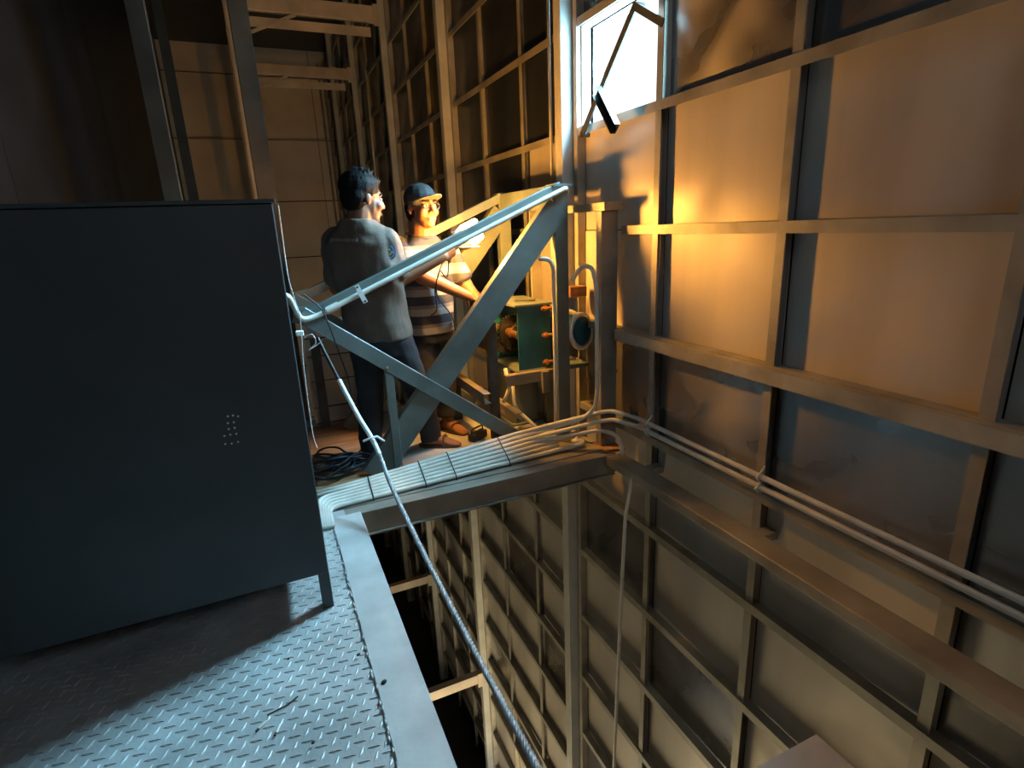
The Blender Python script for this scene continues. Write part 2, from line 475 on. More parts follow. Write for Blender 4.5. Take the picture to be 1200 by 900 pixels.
# ---------------------------------------------------------------- portal beams
def cross_beam(y, z, h, label, brace=False):
    t = empty('cross_beam', (.1, y, z), label, 'beam', 'cross beams between the two rows of posts')
    obj('channel', prism(bm_new(), chan(h, .09, .008), (.16, y, z), (1.87, y, z), (0, 0, 1), (0, 1, 0)), 'far_beam', t, bevel=.003)
    obj('end_plate', box(bm_new(), (1.80, y - .012, z - h / 2 - .05), (1.87, y + .0, z + h / 2 + .02)), 'far_beam', t)
    if brace:
        obj('lower_angle', prism(bm_new(), angle(.11, .07, .006), (.16, y + .02, z - h / 2 - .12), (1.75, y + .02, z - h / 2 - .12), (0, 0, 1), (0, 1, 0)), 'far_beam', t)
        obj('knee_brace', prism(bm_new(), rect(-.02, .02, 0, .02), (.16, y + .01, z - h / 2 - .30), (.85, y + .01, z - h / 2), (0, 0, 1), (0, 1, 0)), 'far_beam', t)


cross_beam(8.16, 4.10, .18, 'brown steel cross beam at the very top left, nearer of the two overhead', True)
cross_beam(10.6, 3.97, .16, 'brown steel cross beam overhead, farther and lower in view than the other', True)
cross_beam(5.74, -4.36, .14, 'tan cross beam low in the shaft, nearer to the kerb bottom')
cross_beam(8.16, -4.36, .14, 'tan cross beam deep in the shaft, farther one under the floor beam')

# ---------------------------------------------------------------- floor beam, wall beam, corner post
fbm = empty('floor_beam', (.28, 2.7, 0), 'brown grey steel channel beam carrying the white conduits across the shaft', 'beam')
obj('channel', prism(bm_new(), chan(.125, .10, .008), (.12, 2.70, -.063), (1.86, 2.70, -.063), (0, 0, 1), (0, 1, 0)), 'beam', fbm, bevel=.003)
obj('lip', box(bm_new(), (.12, 2.685, -.134), (1.84, 2.80, -.126)), 'beam', fbm)
obj('cover_strip', box(bm_new(), (.12, 2.78, 0.0), (1.80, 3.04, .006)), 'beam', fbm)
wb = empty('wall_beam', (1.85, 1.5, 0), 'long brown steel box beam running along the sheet wall at floor level', 'beam')
obj('box_section', box(bm_new(), (1.775, -1.4, -.055), (1.90, 2.69, 0.0)), 'beam', wb, bevel=.004)
obj('bracket', box(bm_new(), (1.90, 1.60, -.05), (2.0, 1.66, -.01)), 'beam', wb)
obj('bracket', box(bm_new(), (1.90, 2.42, -.05), (2.0, 2.48, -.01)), 'beam', wb)

cp = empty('corner_post', (1.83, 2.76, 0), 'short grey steel post with a flat cap standing on the beam corner', 'post')
prism(b := bm_new(), chan(.115, .06, .006), (1.885, 2.83, .006), (1.885, 2.83, 1.46), (1, 0, 0), (0, 1, 0))
obj('channel', b, 'beam', cp, bevel=.003)
obj('cap', box(bm_new(), (1.82, 2.79, 1.46), (1.945, 2.91, 1.505)), 'beam', cp)
obj('base_plate', box(bm_new(), (1.80, 2.72, .0), (1.945, 2.92, .007)), 'rust', cp, 'rusty base plate')
obj('top_arm', prism(bm_new(), chan(.045, .03, .005), (1.83, 2.91, 1.482), (1.83, 3.33, 1.482), (0, 0, 1), (1, 0, 0)), 'beam', cp)

# ---------------------------------------------------------------- the two triangular trusses
def truss(y, label):
    t = empty('truss_frame', (.3, y, 0), label, 'truss', 'pair of triangular steel trusses')
    off = V((0, y - 3.1, 0))
    def mem(name, p0, p1, prof, mat='teal_steel', yo=0):
        p0 = V((p0[0], 3.1 + yo, p0[1])) + off; p1 = V((p1[0], 3.1 + yo, p1[1])) + off
        d = (p1 - p0).normalized(); u = V((0, 1, 0)).cross(d) * -1
        if u.z < 0: u = -u
        return obj(name, prism(bm_new(), prof, p0, p1, u, (0, 1, 0)), mat, t, bevel=.003)
    # top chord, diagonal, post, brace, strut
    mem('top_chord', (.14, .965), (1.72, 1.612), chan(.060, .06, .006))
    mem('diagonal', (.43, .0), (1.70, 1.50), chan(.155, .06, .007), yo=.008)
    p = bm_new(); prism(p, chan(.09, .07, .006), V((1.722, 3.11, .0)) + off, V((1.722, 3.11, 1.62)) + off, (1, 0, 0), (0, 1, 0))
    obj('post', p, 'teal_steel', t, bevel=.003)
    mem('lower_brace', (.15, 1.00), (1.38, .055), angle(.085, .05, .006), yo=-.012)
    p = bm_new(); prism(p, rect(-.024, .024, 0, .03), V((.575, 3.09, .01)) + off, V((.575, 3.09, .68)) + off, (1, 0, 0), (0, 1, 0))
    obj('strut', p, 'teal_steel', t, bevel=.002)
    obj('cap_plate', box(bm_new(), (V((1.66, 3.09, 1.615)) + off), (V((1.79, 3.19, 1.63)) + off)), 'teal_steel', t)
    for x, z in ((.565, .655), (.582, .05)):
        obj('bolt', cyl(bm_new(), V((x, 3.075, z)) + off, V((x, 3.095, z)) + off, .009, 8), 'chrome', t)
    # gusset where the brace meets the chord
    p = bm_new(); prism(p, [(.10, .96), (.24, .92), (.30, 1.06), (.14, 1.03)], V((0, 3.107, 0)) + off, V((0, 3.113, 0)) + off, (1, 0, 0), (0, 0, 1))
    obj('gusset', p, 'teal_steel', t)
    return t


truss(3.10, 'teal grey triangular truss in front of the two men, with a conduit clipped along it')
truss(3.97, 'triangular truss behind the two men, lit orange by the lamp')


def single(name, bm, mat, label, cat, group=None, **k): return obj(name, bm, mat, None, label, cat, group, **k)


single('tie_channel', prism(bm_new(), chan(.13, .06, .006), (1.68, 3.20, 1.56), (1.68, 3.96, 1.56), (0, 0, 1), (1, 0, 0)), 'teal_steel', 'orange lit channel joining the tops of the two trusses', 'tie beam', bevel=.002)
single('tie_channel', prism(bm_new(), chan(.07, .05, .006), (1.40, 3.20, .16), (1.40, 3.96, .16), (0, 0, 1), (1, 0, 0)), 'beam', 'tan floor channel running under the winch between the trusses', 'tie beam', bevel=.002)
single('tie_channel', prism(bm_new(), chan(.07, .05, .006), (1.18, 3.20, .33), (1.18, 3.96, .33), (0, 0, 1), (1, 0, 0)), 'beam', 'dark channel joining the trusses just left of the winch legs', 'tie beam', bevel=.002)
single('back_plate', box(bm_new(), (1.755, 3.62, .43), (1.835, 3.64, 1.49)), 'beam', 'tall narrow steel plate behind the winch, lit yellow', 'plate')
single('support_leg', prism(bm_new(), chan(.062, .05, .005), (1.30, 3.30, .0), (1.30, 3.30, .80), (1, 0, 0), (0, 1, 0)), 'dark_steel', 'dark upright steel leg left of the winch gearbox', 'leg', bevel=.002)
single('support_leg', prism(bm_new(), chan(.062, .05, .005), (1.20, 3.82, .0), (1.20, 3.82, .70), (1, 0, 0), (0, 1, 0)), 'dark_steel', 'dark upright steel leg farther back behind the winch', 'leg', bevel=.002)

# ---------------------------------------------------------------- winch gearbox
g = empty('winch_gearbox', (1.65, 3.6, .4), 'teal open sided winch gearbox with exposed gears and copper bolts', 'winch')
obj('front_plate', box(bm_new(), (1.525, 3.39, .43), (1.775, 3.402, .87)), 'teal_paint', g, bevel=.002)
obj('back_panel', box(bm_new(), (1.47, 3.83, .36), (1.775, 3.842, .87)), 'teal_paint', g, bevel=.002)
obj('top_plate', box(bm_new(), (1.50, 3.38, .87), (1.79, 3.86, .885)), 'teal_steel', g, bevel=.002)
obj('bottom_plate', box(bm_new(), (1.50, 3.38, .415), (1.79, 3.86, .43)), 'teal_steel', g, bevel=.002)


def gear(bm, c, r, w_, teeth):
    prof = []
    for i in range(teeth):
        for da, rr in ((0, r * .88), (.25, r * .88), (.45, r), (.75, r)):
            a = 2 * math.pi * (i + da) / teeth; prof.append((math.cos(a) * rr, math.sin(a) * rr))
    prism(bm, prof, V(c) - V((0, w_ / 2, 0)), V(c) + V((0, w_ / 2, 0)), (1, 0, 0), (0, 0, 1))
    return bm


for c, r, w_, t_ in (((1.60, 3.62, .66), .135, .035, 36), ((1.63, 3.50, .69), .09, .045, 22), ((1.58, 3.74, .56), .085, .03, 24)):
    gw = obj('gear', gear(bm_new(), c, r, w_, t_), 'gear', g)
    obj('hub', cyl(bm_new(), V(c) - V((0, w_ / 2 + .015, 0)), V(c) + V((0, w_ / 2 + .015, 0)), r * .35, 18), 'brass', gw)
obj('shaft', cyl(bm_new(), (1.545, 3.41, .67), (1.545, 3.83, .67), .026, 16), 'brass', g)
obj('shaft_collar', cyl(bm_new(), (1.545, 3.52, .67), (1.545, 3.56, .67), .036, 16), 'brass', g)
for z in (.47, .66, .845):
    bo = obj('bolt', cyl(bm_new(), (1.70, 3.372, z), (1.80, 3.372, z), .011, 10), 'copper', g)
    obj('nut', caps(bm_new(), (1.715, 3.372, z), (1.737, 3.372, z), .02, .02, 6, True), 'copper', bo)
obj('tool', tube(bm_new(), fillet([(1.58, 3.55, .895), (1.63, 3.48, .90), (1.69, 3.46, .895), (1.72, 3.52, .893)], .04), .007), 'dark_steel', g)

wbk = empty('winch_bracket', (1.5, 3.35, .3), 'dark angle bracket with a notched end under the gearbox', 'bracket')
obj('angle', prism(bm_new(), angle(.075, .06, .006), (1.40, 3.33, .385), (1.80, 3.33, .385), (0, 0, 1), (0, 1, 0)), 'beam', wbk, bevel=.002)
obj('tab', box(bm_new(), (1.66, 3.30, .27), (1.71, 3.326, .42)), 'beam', wbk)
wp = empty('winch_pedestal', (1.6, 3.6, 0), 'pale teal box pedestal below the gearbox', 'pedestal')
obj('box_section', box(bm_new(), (1.50, 3.50, .0), (1.72, 3.75, .41)), 'teal_steel', wp, bevel=.004)
obj('foot_plate', box(bm_new(), (1.46, 3.46, .0), (1.80, 3.80, .012)), 'teal_steel', wp)
obj('side_post', box(bm_new(), (1.735, 3.40, .0), (1.79, 3.47, .41)), 'teal_steel', wp)

# motor and bright flange seen between the two posts
mt = empty('winch_motor', (1.86, 3.13, .65), 'dark round motor end with a bright polished rim between two posts', 'motor')
ax = V((.35, -.93, .1)).normalized()
c = V((1.865, 3.20, .70))
obj('body', cyl(bm_new(), c + ax * -.05, c + ax * .06, .088, 28), 'teal_paint', mt, smooth=False)
b = bm_new(); uu, vv_ = frame_of(ax)
obj('rim', tube(b, [c + ax * .045 + (uu * math.cos(t) + vv_ * math.sin(t)) * .108 for t in [i * 2 * math.pi / 40 for i in range(41)]], .019, 8), 'bright', mt, 'bright polished rim', smooth=True)
obj('mount_plate', box(bm_new(), (1.80, 3.262, .50), (1.92, 3.272, .93)), 'chrome', mt, 'polished back plate')
obj('terminal_box', box(bm_new(), (1.81, 3.16, .93), (1.93, 3.25, 1.0)), 'copper', mt, bevel=.004)
obj('foot_bracket', box(bm_new(), (1.79, 3.14, .46), (1.93, 3.26, .485)), 'teal_steel', mt)
obj('fitting', ell(bm_new(), c + ax * .05 + V((-.06, 0, .05)), (V((.018, 0, 0)), V((0, .018, 0)), V((0, 0, .02)))), 'brass', mt, smooth=True)

# ---------------------------------------------------------------- conduits
RP = .0135


def conduit(pts, label, r=RP, fr=.06, name='conduit', group='white plastic conduits', mat='white'):
    return single(name, tube(bm_new(), fillet(pts, fr), r), mat, label, 'conduit', group, smooth=True)


def lane(i, t):
    """point on lane i of the bundle, t = 0 at the cabinet, 1 at the wall corner"""
    a = V((.15, 2.885 - .0155 * i, .072 - .0085 * i)); b_ = V((1.80, 3.10 - .036 * i, .140 - .0185 * i))
    return a.lerp(b_, t)


order = ['rearmost and topmost', 'second from the back', 'third from the back', 'middle', 'third from the front', 'second from the front', 'front and lowest']
for i in range(7):
    lo = lane(i, 0)
    turn = [V((.088 + .011 * (i - 2), lo.y, lo.z)), V((.085 + .011 * (i - 2), 2.60, .018))] if i > 1 else [lo + V((-.12, .0, .0))]
    pts = turn[::-1] + [lane(i, .12), lane(i, .5)]
    lab = 'white conduit in the floor beam bundle, %s' % order[i]
    if i == 0:
        pts += [lane(0, .72), V((1.80, 2.815, .245)), V((1.87, 2.78, .255)), V((1.925, 2.60, .257)), V((1.925, -1.3, .262))]; lab += ', becoming the upper wall run'
    elif i == 1:
        pts += [lane(1, .74), V((1.70, 2.87, .20)), at(697, 480, Y=2.80), at(700, 460, Y=2.79), at(699, 335, Y=2.79), at(694, 313, Y=2.80), at(681, 311, Y=2.83), at(671, 328, Y=2.87)]; lab += ', rising to an arch'
    elif i == 2:
        pts += [lane(2, .74), V((1.80, 2.795, .195)), V((1.87, 2.76, .205)), V((1.925, 2.58, .207)), V((1.925, -1.3, .210))]; lab += ', becoming the lower wall run'
    elif i == 3:
        pts += [lane(3, .78), V((1.79, 2.775, .145)), V((1.86, 2.70, .125)), V((1.872, 2.665, .05)), V((1.872, 2.66, .0))]; lab += ', dropping onto the wall beam'
    elif i == 4: pts += [lane(4, .93), lane(4, .93) + V((.03, -.018, -.009)), lane(5, .93) + V((-.002, 0, 0))]
    elif i == 5: pts += [lane(5, .85)]
    else: pts += [lane(6, .945), lane(6, .945) + V((.028, .018, .009)), lane(5, .945) + V((-.05, 0, 0))]
    conduit(pts, lab)
for k_, t in enumerate((.13, .31, .42, .63)):
    p = [lane(j, t) for j in range(7)]
    nrm = V((0, -.35, .93))
    pts = [p[0] + V((0, .022, -.02))] + [p[0] + V((0, .012, .014))] + [q + nrm * .0155 for q in p] + [p[6] + V((0, -.018, -.004)), p[6] + V((0, -.012, -.03))]
    single('cable_tie', tube(bm_new(), pts, .0035, 6), 'black', 'black tie strapped across the conduit bundle, %s' % ('nearest the cabinet', 'second from the cabinet', 'just left of the middle', 'farthest to the right')[k_], 'cable tie', 'black ties on the conduit bundle')
for y, nm in ((2.47, 'at the stud below the window'), (1.66, 'at the next stud towards the camera')):
    cl = empty('pipe_clip', (1.93, y, .2), 'pair of saddle clips holding the wall conduits %s' % nm, 'pipe clip', 'clips on the wall conduits')
    for z in (.257, .206):
        b = bm_new(); tube(b, [V((1.935, y, z - .028)), V((1.915, y, z - .018)), V((1.897, y, z)), V((1.915, y, z + .018)), V((1.935, y, z + .034)), V((1.945, y, z + .05))], .005, 6)
        obj('saddle', b, 'white', cl)
# conduit clipped along the front of the near truss chord
d = (V((1.72, 3.1, 1.612)) - V((.14, 3.1, .965))).normalized()
lowv = V((d.z, 0, -d.x))
c0 = V((.14, 3.085, .965)) + lowv * .017; c1 = V((1.70, 3.085, 1.604)) + lowv * .017
conduit([c0 + V((-.10, -.03, .16)), c0 + V((-.045, -.03, .16)), c0 + V((0, -.01, .02)), c0 + d * .08, c0 + d * .7, c1 + d * .0, c1 + d * .03 + V((0, .0, 0)), c1 + d * .06 + V((.02, .05, -.01)), c1 + V((.08, .12, -.05))], 'white conduit clipped along the sloping top chord of the near truss', .0145, .05)
sd = empty('pipe_clip', c0 + d * .33, 'two hole saddle clip on the sloping truss conduit', 'pipe clip', 'clips on the truss conduit')
pc = c0 + d * .345
b = bm_new(); prism(b, rect(-.013, .013, -.052, .052), pc + V((0, -.021, 0)), pc + V((0, -.0165, 0)), d, lowv)
obj('strap', b, 'pale', sd)
for s_ in (-.042, .042): obj('screw', cyl(bm_new(), pc + V((0, -.026, 0)) + lowv * s_, pc + V((0, -.02, 0)) + lowv * s_, .006, 8), 'dark_steel', sd)
single('conduit_coupling', cyl(bm_new(), c0 + d * .145, c0 + d * .215, .021, 14), 'white', 'wider conduit coupling near the low end of the truss chord', 'coupling', smooth=False)
conduit([V((1.62, 3.05, .14)), V((1.625, 3.05, .5)), V((1.625, 3.05, 1.14)), V((1.60, 3.05, 1.195)), V((1.53, 3.05, 1.20))], 'yellow lit conduit standing in front of the winch with a hooked top', .0125, .06)
conduit([at(600, 440, Y=3.42), at(603, 478, Y=3.42), at(628, 500, Y=3.2)], 'white conduit bending from below the gearbox to the bundle', .0125, .06)
conduit([at(592, 432, Y=3.38), at(597, 455, Y=3.38), at(590, 472, Y=3.36)], 'short white pipe end hanging under the gearbox', .013, .03)
conduit([at(739, 560, X=1.76), at(738, 575, X=1.75), at(733, 605, X=1.75), at(729, 680, X=1.75), at(724, 790, X=1.75), at(719, 910, X=1.75), at(717, 960, X=1.75)], 'pale hanging conduit dropping down the shaft in front of the sheet wall', .011, .05)
conduit([V((1.92, 3.60, 4.9)), V((1.92, 3.60, .2))], 'thin vertical pipe on the wall left of the bright window', .011, 0, 'riser_pipe', 'thin wall pipes', 'wall_steel')
conduit([V((1.88, 9.4, 3.75)), V((1.86, 9.5, .5))], 'thin pale vertical rod on the far wall above the dark haired man', .016, 0, 'riser_pipe', 'thin wall pipes', 'white')

# ---------------------------------------------------------------- wire rope
rp = empty('wire_rope', at(460, 570, Y=2.55), 'twisted steel wire rope slanting down across the shaft opening', 'rope')
ctrl = [at(372, 396, Y=3.02), at(397, 445, Y=2.95), at(420, 488, Y=2.84), at(440, 522, Y=2.72), at(460, 572, Y=2.50), at(500, 655, Y=2.02), at(552, 755, Y=1.52), at(630, 900, Y=.98), at(660, 960, Y=.82)]


def spline(P, n):
    out = []
    for i in range(len(P) - 1):
        p0, p1, p2, p3 = P[max(i - 1, 0)], P[i], P[i + 1], P[min(i + 2, len(P) - 1)]
        for j in range(n):
            t = j / n
            out.append(.5 * ((2 * p1) + (p2 - p0) * t + (2 * p0 - 5 * p1 + 4 * p2 - p3) * t * t + (3 * p1 - p0 - 3 * p2 + p3) * t ** 3))
    return out + [P[-1]]


sp = spline(ctrl, 40)
obj('strands', tube(bm_new(), spline(ctrl, 160)[480:], .0100, 24, lobes=6, twist=55), 'rope', rp, smooth=True)
obj('sleeve', tube(bm_new(), sp[40:131], .0125, 10), 'pale', rp, 'white plastic sleeve', smooth=True)
obj('tail', tube(bm_new(), sp[:42], .009, 8), 'black', rp, smooth=True)
k0 = at(437, 514, Y=2.74)
obj('clip', tube(bm_new(), [k0 + V((-.05, 0, -.005)), k0 + V((-.01, -.012, .01)), k0 + V((.02, -.01, .012)), k0 + V((.055, .0, -.025))], .006, 8), 'pale', rp, 'bent white clip')

# ---------------------------------------------------------------- control cabinet
cb = empty('control_cabinet', (-.3, 1.99, 0), 'tall dark slate control cabinet on short legs at the left', 'cabinet')
obj('body', box(bm_new(), (-1.12, 1.985, .155), (.062, 2.52, 1.50)), 'cabinet', cb, bevel=.004)
obj('top_lid', box(bm_new(), (-1.13, 1.975, 1.50), (.070, 2.53, 1.512)), 'cabinet', cb, bevel=.002)
for x, y in ((.022, 1.99), (.022, 2.47), (-1.11, 1.99), (-1.11, 2.47)):
    obj('leg', box(bm_new(), (x, y, 0), (x + .04, y + .04, .155)), 'cabinet', cb)
obj('back_skirt', box(bm_new(), (-1.0, 2.48, .02), (-.10, 2.50, .155)), 'cabinet', cb)
vn = [(267, 488), (273, 487), (279, 488), (267, 496), (274, 495), (268, 503), (275, 501.5), (263, 511), (270, 509.5), (277, 508.5), (264, 520.5), (271.5, 520), (279, 518)]
for p in vn:
    q = at(*p, Y=1.983)
    obj('vent_glow_dot', cyl(bm_new(), q, q + V((0, .004, 0)), .0032, 10), 'pale', cb, 'pale round dot painted as light through a vent hole')  # solid pale discs, their colour stands in for light shining through the holes
# wires down the right edge
single('wire', tube(bm_new(), spline([at(326, 240, Y=2.5), at(337, 320, Y=2.52), at(345, 350, Y=2.5), at(352, 375, Y=2.5), at(356, 430, Y=2.52), at(366, 505, Y=2.55), at(372, 525, Y=2.55)], 6), .0018, 6), 'pale', 'thin pale wire down the right edge of the cabinet', 'wire')
single('wire', tube(bm_new(), spline([at(356, 396, Y=2.95), at(366, 392, Y=2.95), at(370, 402, Y=2.95), at(362, 410, Y=2.95), at(372, 404, Y=2.95), at(378, 398, Y=2.95)], 6), .002, 6), 'pale', 'small tangle of pale wire below the low end of the truss', 'wire')
single('wire', tube(bm_new(), spline([at(356, 345, Y=3.04), at(375, 360, Y=3.04), at(385, 380, Y=3.05), at(396, 410, Y=3.1), at(408, 445, Y=3.14), at(414, 480, Y=3.1)], 6), .004, 6), 'black', 'thin dark cable hanging from the truss chord beside the taupe shirt', 'wire')
single('junction_box', box(bm_new(), at(351, 391, Y=3.0) - V((.018, .01, .012)), at(351, 391, Y=3.0) + V((.02, .02, .014))), 'pale', 'tiny white junction box at the cabinet edge', 'junction box', bevel=.003)

# ---------------------------------------------------------------- plank partition, cable heap, litter
pt = empty('plank_partition', (.45, 4.25, 0), 'low partition of cream boards behind the dark trousers', 'partition')
zs = [.015, .13, .29, .345 + .02, .53, .66]
for z0, z1 in zip((.015, .14, .345, .535, .67), (.128, .333, .523, .658, .80)):
    obj('board', box(bm_new(), (.20, 4.25, z0), (.78, 4.275, z1)), 'cream', pt, bevel=.003)
for x in (.21, .74): obj('batten', box(bm_new(), (x, 4.276, 0), (x + .04, 4.32, .82)), 'beam', pt)
obj('backing', box(bm_new(), (.22, 4.277, 0), (.76, 4.282, .80)), 'dark_steel', pt)
single('short_post', box(bm_new(), at(374, 400, Y=4.1) * 1.0 + V((-.06, 0, -.645)), at(374, 400, Y=4.1) + V((.0, .05, .02))), 'dark_steel', 'dim brown post left of the cream boards', 'post')

hp = [(at(392, 542, Z=.02), .10), (at(412, 549, Z=.02), .11), (at(389, 558, Z=.03), .09), (at(402, 546, Z=.06), .09)]
for i, (c, r) in enumerate(hp):
    pts = []
    for k_ in range(70):
        a = k_ * .32 + i; q = r * (.8 + .2 * math.sin(k_ * .7 + i))
        pts.append(V((c.x + q * math.cos(a) * 1.25, c.y + q * math.sin(a) * .8, c.z + .02 * math.sin(a * 1.3 + i) + k_ * .0009)))
    single('cable_coil', tube(bm_new(), spline(pts, 2), .007, 6), ('black', 'blue_cable')[i % 2],
           ('black cable coil at the back of the heap beside the cabinet', 'navy cable coil at the right of the heap beside the cabinet', 'black cable coil nearest the cabinet edge in the heap', 'navy cable coil lying on top of the heap beside the cabinet')[i], 'cable', 'heap of dark cables by the cabinet', smooth=True)
single('cable', tube(bm_new(), spline([at(405, 548, Z=.04), at(420, 530, Z=.05), at(432, 522, Z=.07), at(448, 526, Z=.04), at(470, 540, Z=.02)], 8), .005, 6), 'black', 'single black cable trailing from the heap towards the diagonal', 'cable')
for i, (p, q) in enumerate((((300, 857), (312, 845)), ((322, 862), (328, 849)))):
    t = empty('cigarette_butt', at(*p, Z=.0), ('white cigarette butt on the chequer plate, left one', 'white cigarette butt on the chequer plate, right one')[i], 'litter', 'cigarette butts on the floor')
    a, b_ = at(*p, Z=.006), at(*q, Z=.006)
    obj('paper', cyl(bm_new(), a.lerp(b_, .25), b_, .0038, 8), 'litter', t); obj('ash', cyl(bm_new(), a, a.lerp(b_, .25), .0036, 8), 'black', t)
single('twig', tube(bm_new(), spline([at(313, 838, Z=.004), at(325, 832, Z=.004), at(338, 825, Z=.004), at(349, 816, Z=.004)], 4), .0022, 5), 'black', 'thin dark twig on the chequer plate above the butts', 'twig')
for i, (p, s_, lab) in enumerate((((450, 799), .010, 'dark metal nut on the kerb weld line'), ((420, 767), .007, 'dark crumb on the chequer plate near the kerb'), ((367, 870), .006, 'small dark chip low on the chequer plate'), ((338, 772), .005, 'small dark speck near the cabinet shadow'))):
    c = at(*p, Z=.012); b = bm_new(); ell(b, c, (V((s_, .2 * s_, 0)), V((0, s_ * .8, 0)), V((0, 0, s_ * .6))), 7, 5)
    single('metal_scrap', b, 'black', lab, 'scrap', 'scraps on the platform floor')
tc_ = at(560, 514, Z=0)
tb = empty('tool_case', tc_, 'small black case with a handle on the floor beside the sandalled foot', 'tool case')
b = bm_new(); prism(b, rect(-.075, .075, -.03, .03), tc_ + V((0, 0, .001)), tc_ + V((0, 0, .05)), V((.85, .5, 0)), V((-.5, .85, 0))); obj('body', b, 'black', tb, bevel=.006)
obj('handle', tube(bm_new(), fillet([tc_ + V((-.05, -.03, .05)), tc_ + V((-.05, -.03, .085)), tc_ + V((.05, .03, .085)), tc_ + V((.05, .03, .05))], .02), .005, 6), 'black', tb)


# ---------------------------------------------------------------- people
def remeshed(name, bm, mat, parent, vox, label=None, fold=0.0, fsize=.1, it=4):
    o = obj(name, bm, mat, parent, label, smooth=True)
    r = o.modifiers.new('remesh', 'REMESH'); r.mode = 'VOXEL'; r.voxel_size = vox; r.use_smooth_shade = True
    if fold:
        tx = bpy.data.textures.new(name + '_folds', 'CLOUDS'); tx.noise_scale = fsize; tx.noise_depth = 1
        d_ = o.modifiers.new('folds', 'DISPLACE'); d_.texture = tx; d_.texture_coords = 'LOCAL'; d_.strength = fold; d_.mid_level = .5
    s_ = o.modifiers.new('smooth', 'SMOOTH'); s_.factor = .5; s_.iterations = it
    return o


def head(bm, c, f, u, s=1.0):
    f = f.normalized(); r = f.cross(u).normalized(); u = r.cross(f).normalized()
    P = lambda a, b_, d_: c + (r * a + f * b_ + u * d_) * s
    E_ = lambda p, a, b_, d_: ell(bm, p, (r * a * s, f * b_ * s, u * d_ * s))
    E_(P(0, -.012, .03), .077, .097, .092)
    E_(P(0, .03, -.03), .064, .068, .085)
    E_(P(0, .045, -.085), .046, .042, .036)
    E_(P(0, .073, -.105), .022, .020, .018)
    E_(P(0, .078, .022), .052, .018, .016)
    for k_ in (-1, 1):
        E_(P(k_ * .042, .062, -.032), .024, .026, .026)
        E_(P(k_ * .078, -.010, -.010), .009, .018, .029)
        E_(P(k_ * .016, .098, -.040), .011, .012, .010)
    caps(bm, P(0, .088, .016), P(0, .112, -.034), .010 * s, .0135 * s)
    caps(bm, P(-.02, .085, -.068), P(.02, .085, -.068), .009 * s, .009 * s)
    caps(bm, P(-.016, .083, -.080), P(.016, .083, -.080), .010 * s, .010 * s)
    return P, r, u


def face_parts(root, P, r, f, u, s=1.0):
    for k_ in (-1, 1):
        e = obj('eye', ell(bm_new(), P(k_ * .031, .079, -.001), (r * .014 * s, f * .011 * s, u * .008 * s)), 'eye_white', root, smooth=True)
        obj('iris', ell(bm_new(), P(k_ * .031, .0865, -.001), (r * .006 * s, f * .005 * s, u * .006 * s), 10, 6), 'hair', e, smooth=True)
        obj('eyebrow', caps(bm_new(), P(k_ * .016, .094, .024), P(k_ * .050, .080, .026), .0055 * s, .004 * s), 'hair', root, smooth=True)
    obj('lips', caps(bm_new(), P(-.019, .092, -.074), P(.019, .092, -.074), .0058 * s, .0058 * s), 'lip', root, smooth=True)


def hand(bm, wrist, d, n, side, curl=50, s=1.0):
    """palm from the wrist along d, palm facing n, thumb towards side; fingers curl towards n"""
    d = d.normalized(); n = (n - d * n.dot(d)).normalized(); t = d.cross(n).normalized() * side
    loft(bm, [(wrist + d * .0, t * .026 * s, n * .018 * s), (wrist + d * .035 * s, t * .036 * s, n * .017 * s), (wrist + d * .085 * s, t * .041 * s, n * .014 * s), (wrist + d * .098 * s, t * .038 * s, n * .011 * s)], 14)
    for k_, (o_, l) in enumerate(((.030, .070), (.010, .079), (-.011, .074), (-.031, .058))):
        p = wrist + d * .09 * s + t * o_ * s
        a = math.radians(curl * .5); rad = .0092
        for seg, q in enumerate((.44, .31, .25)):
            dd = d * math.cos(a) + n * math.sin(a)
            p2 = p + dd * l * q * s
            caps(bm, p, p2, rad * s, rad * .92 * s, 8); p = p2; rad *= .9; a += math.radians(curl)
    p = wrist + d * .03 * s + t * .034 * s
    dd = (d * .6 + t * .7 + n * .45).normalized(); p2 = p + dd * .042 * s; caps(bm, p, p2, .0125 * s, .0105 * s, 8)
    dd = (d * .8 + t * .1 + n * .6).normalized(); p3 = p2 + dd * .032 * s; caps(bm, p2, p3, .0105 * s, .0095 * s, 8)
    caps(bm, p3, p3 + (d * .7 + n * .7 - t * .2).normalized() * .024 * s, .0092 * s, .008 * s, 8)


def foot(bm, ankle, d, s=1.0):
    d = V((d.x, d.y, 0)).normalized(); t = V((d.y, -d.x, 0))
    z = ankle.z
    g_ = V((ankle.x, ankle.y, 0))
    loft(bm, [(g_ - d * .06 + V((0, 0, .035)), t * .026, V((0, 0, .028))), (g_ + V((0, 0, .045)), t * .033, V((0, 0, .042))), (g_ + d * .07 + V((0, 0, .038)), t * .042, V((0, 0, .032))), (g_ + d * .13 + V((0, 0, .026)), t * .046, V((0, 0, .018))), (g_ + d * .155 + V((0, 0, .022)), t * .042, V((0, 0, .012)))], 16)
    for i, (o_, l) in enumerate(((.034, .048), (.014, .044), (-.004, .038), (-.021, .032), (-.036, .026))):
        p = g_ + d * .145 + t * o_ + V((0, 0, .022)); caps(bm, p, p + d * l + V((0, 0, -.006)), .0115 if i == 0 else .009, .010 if i == 0 else .008, 8)


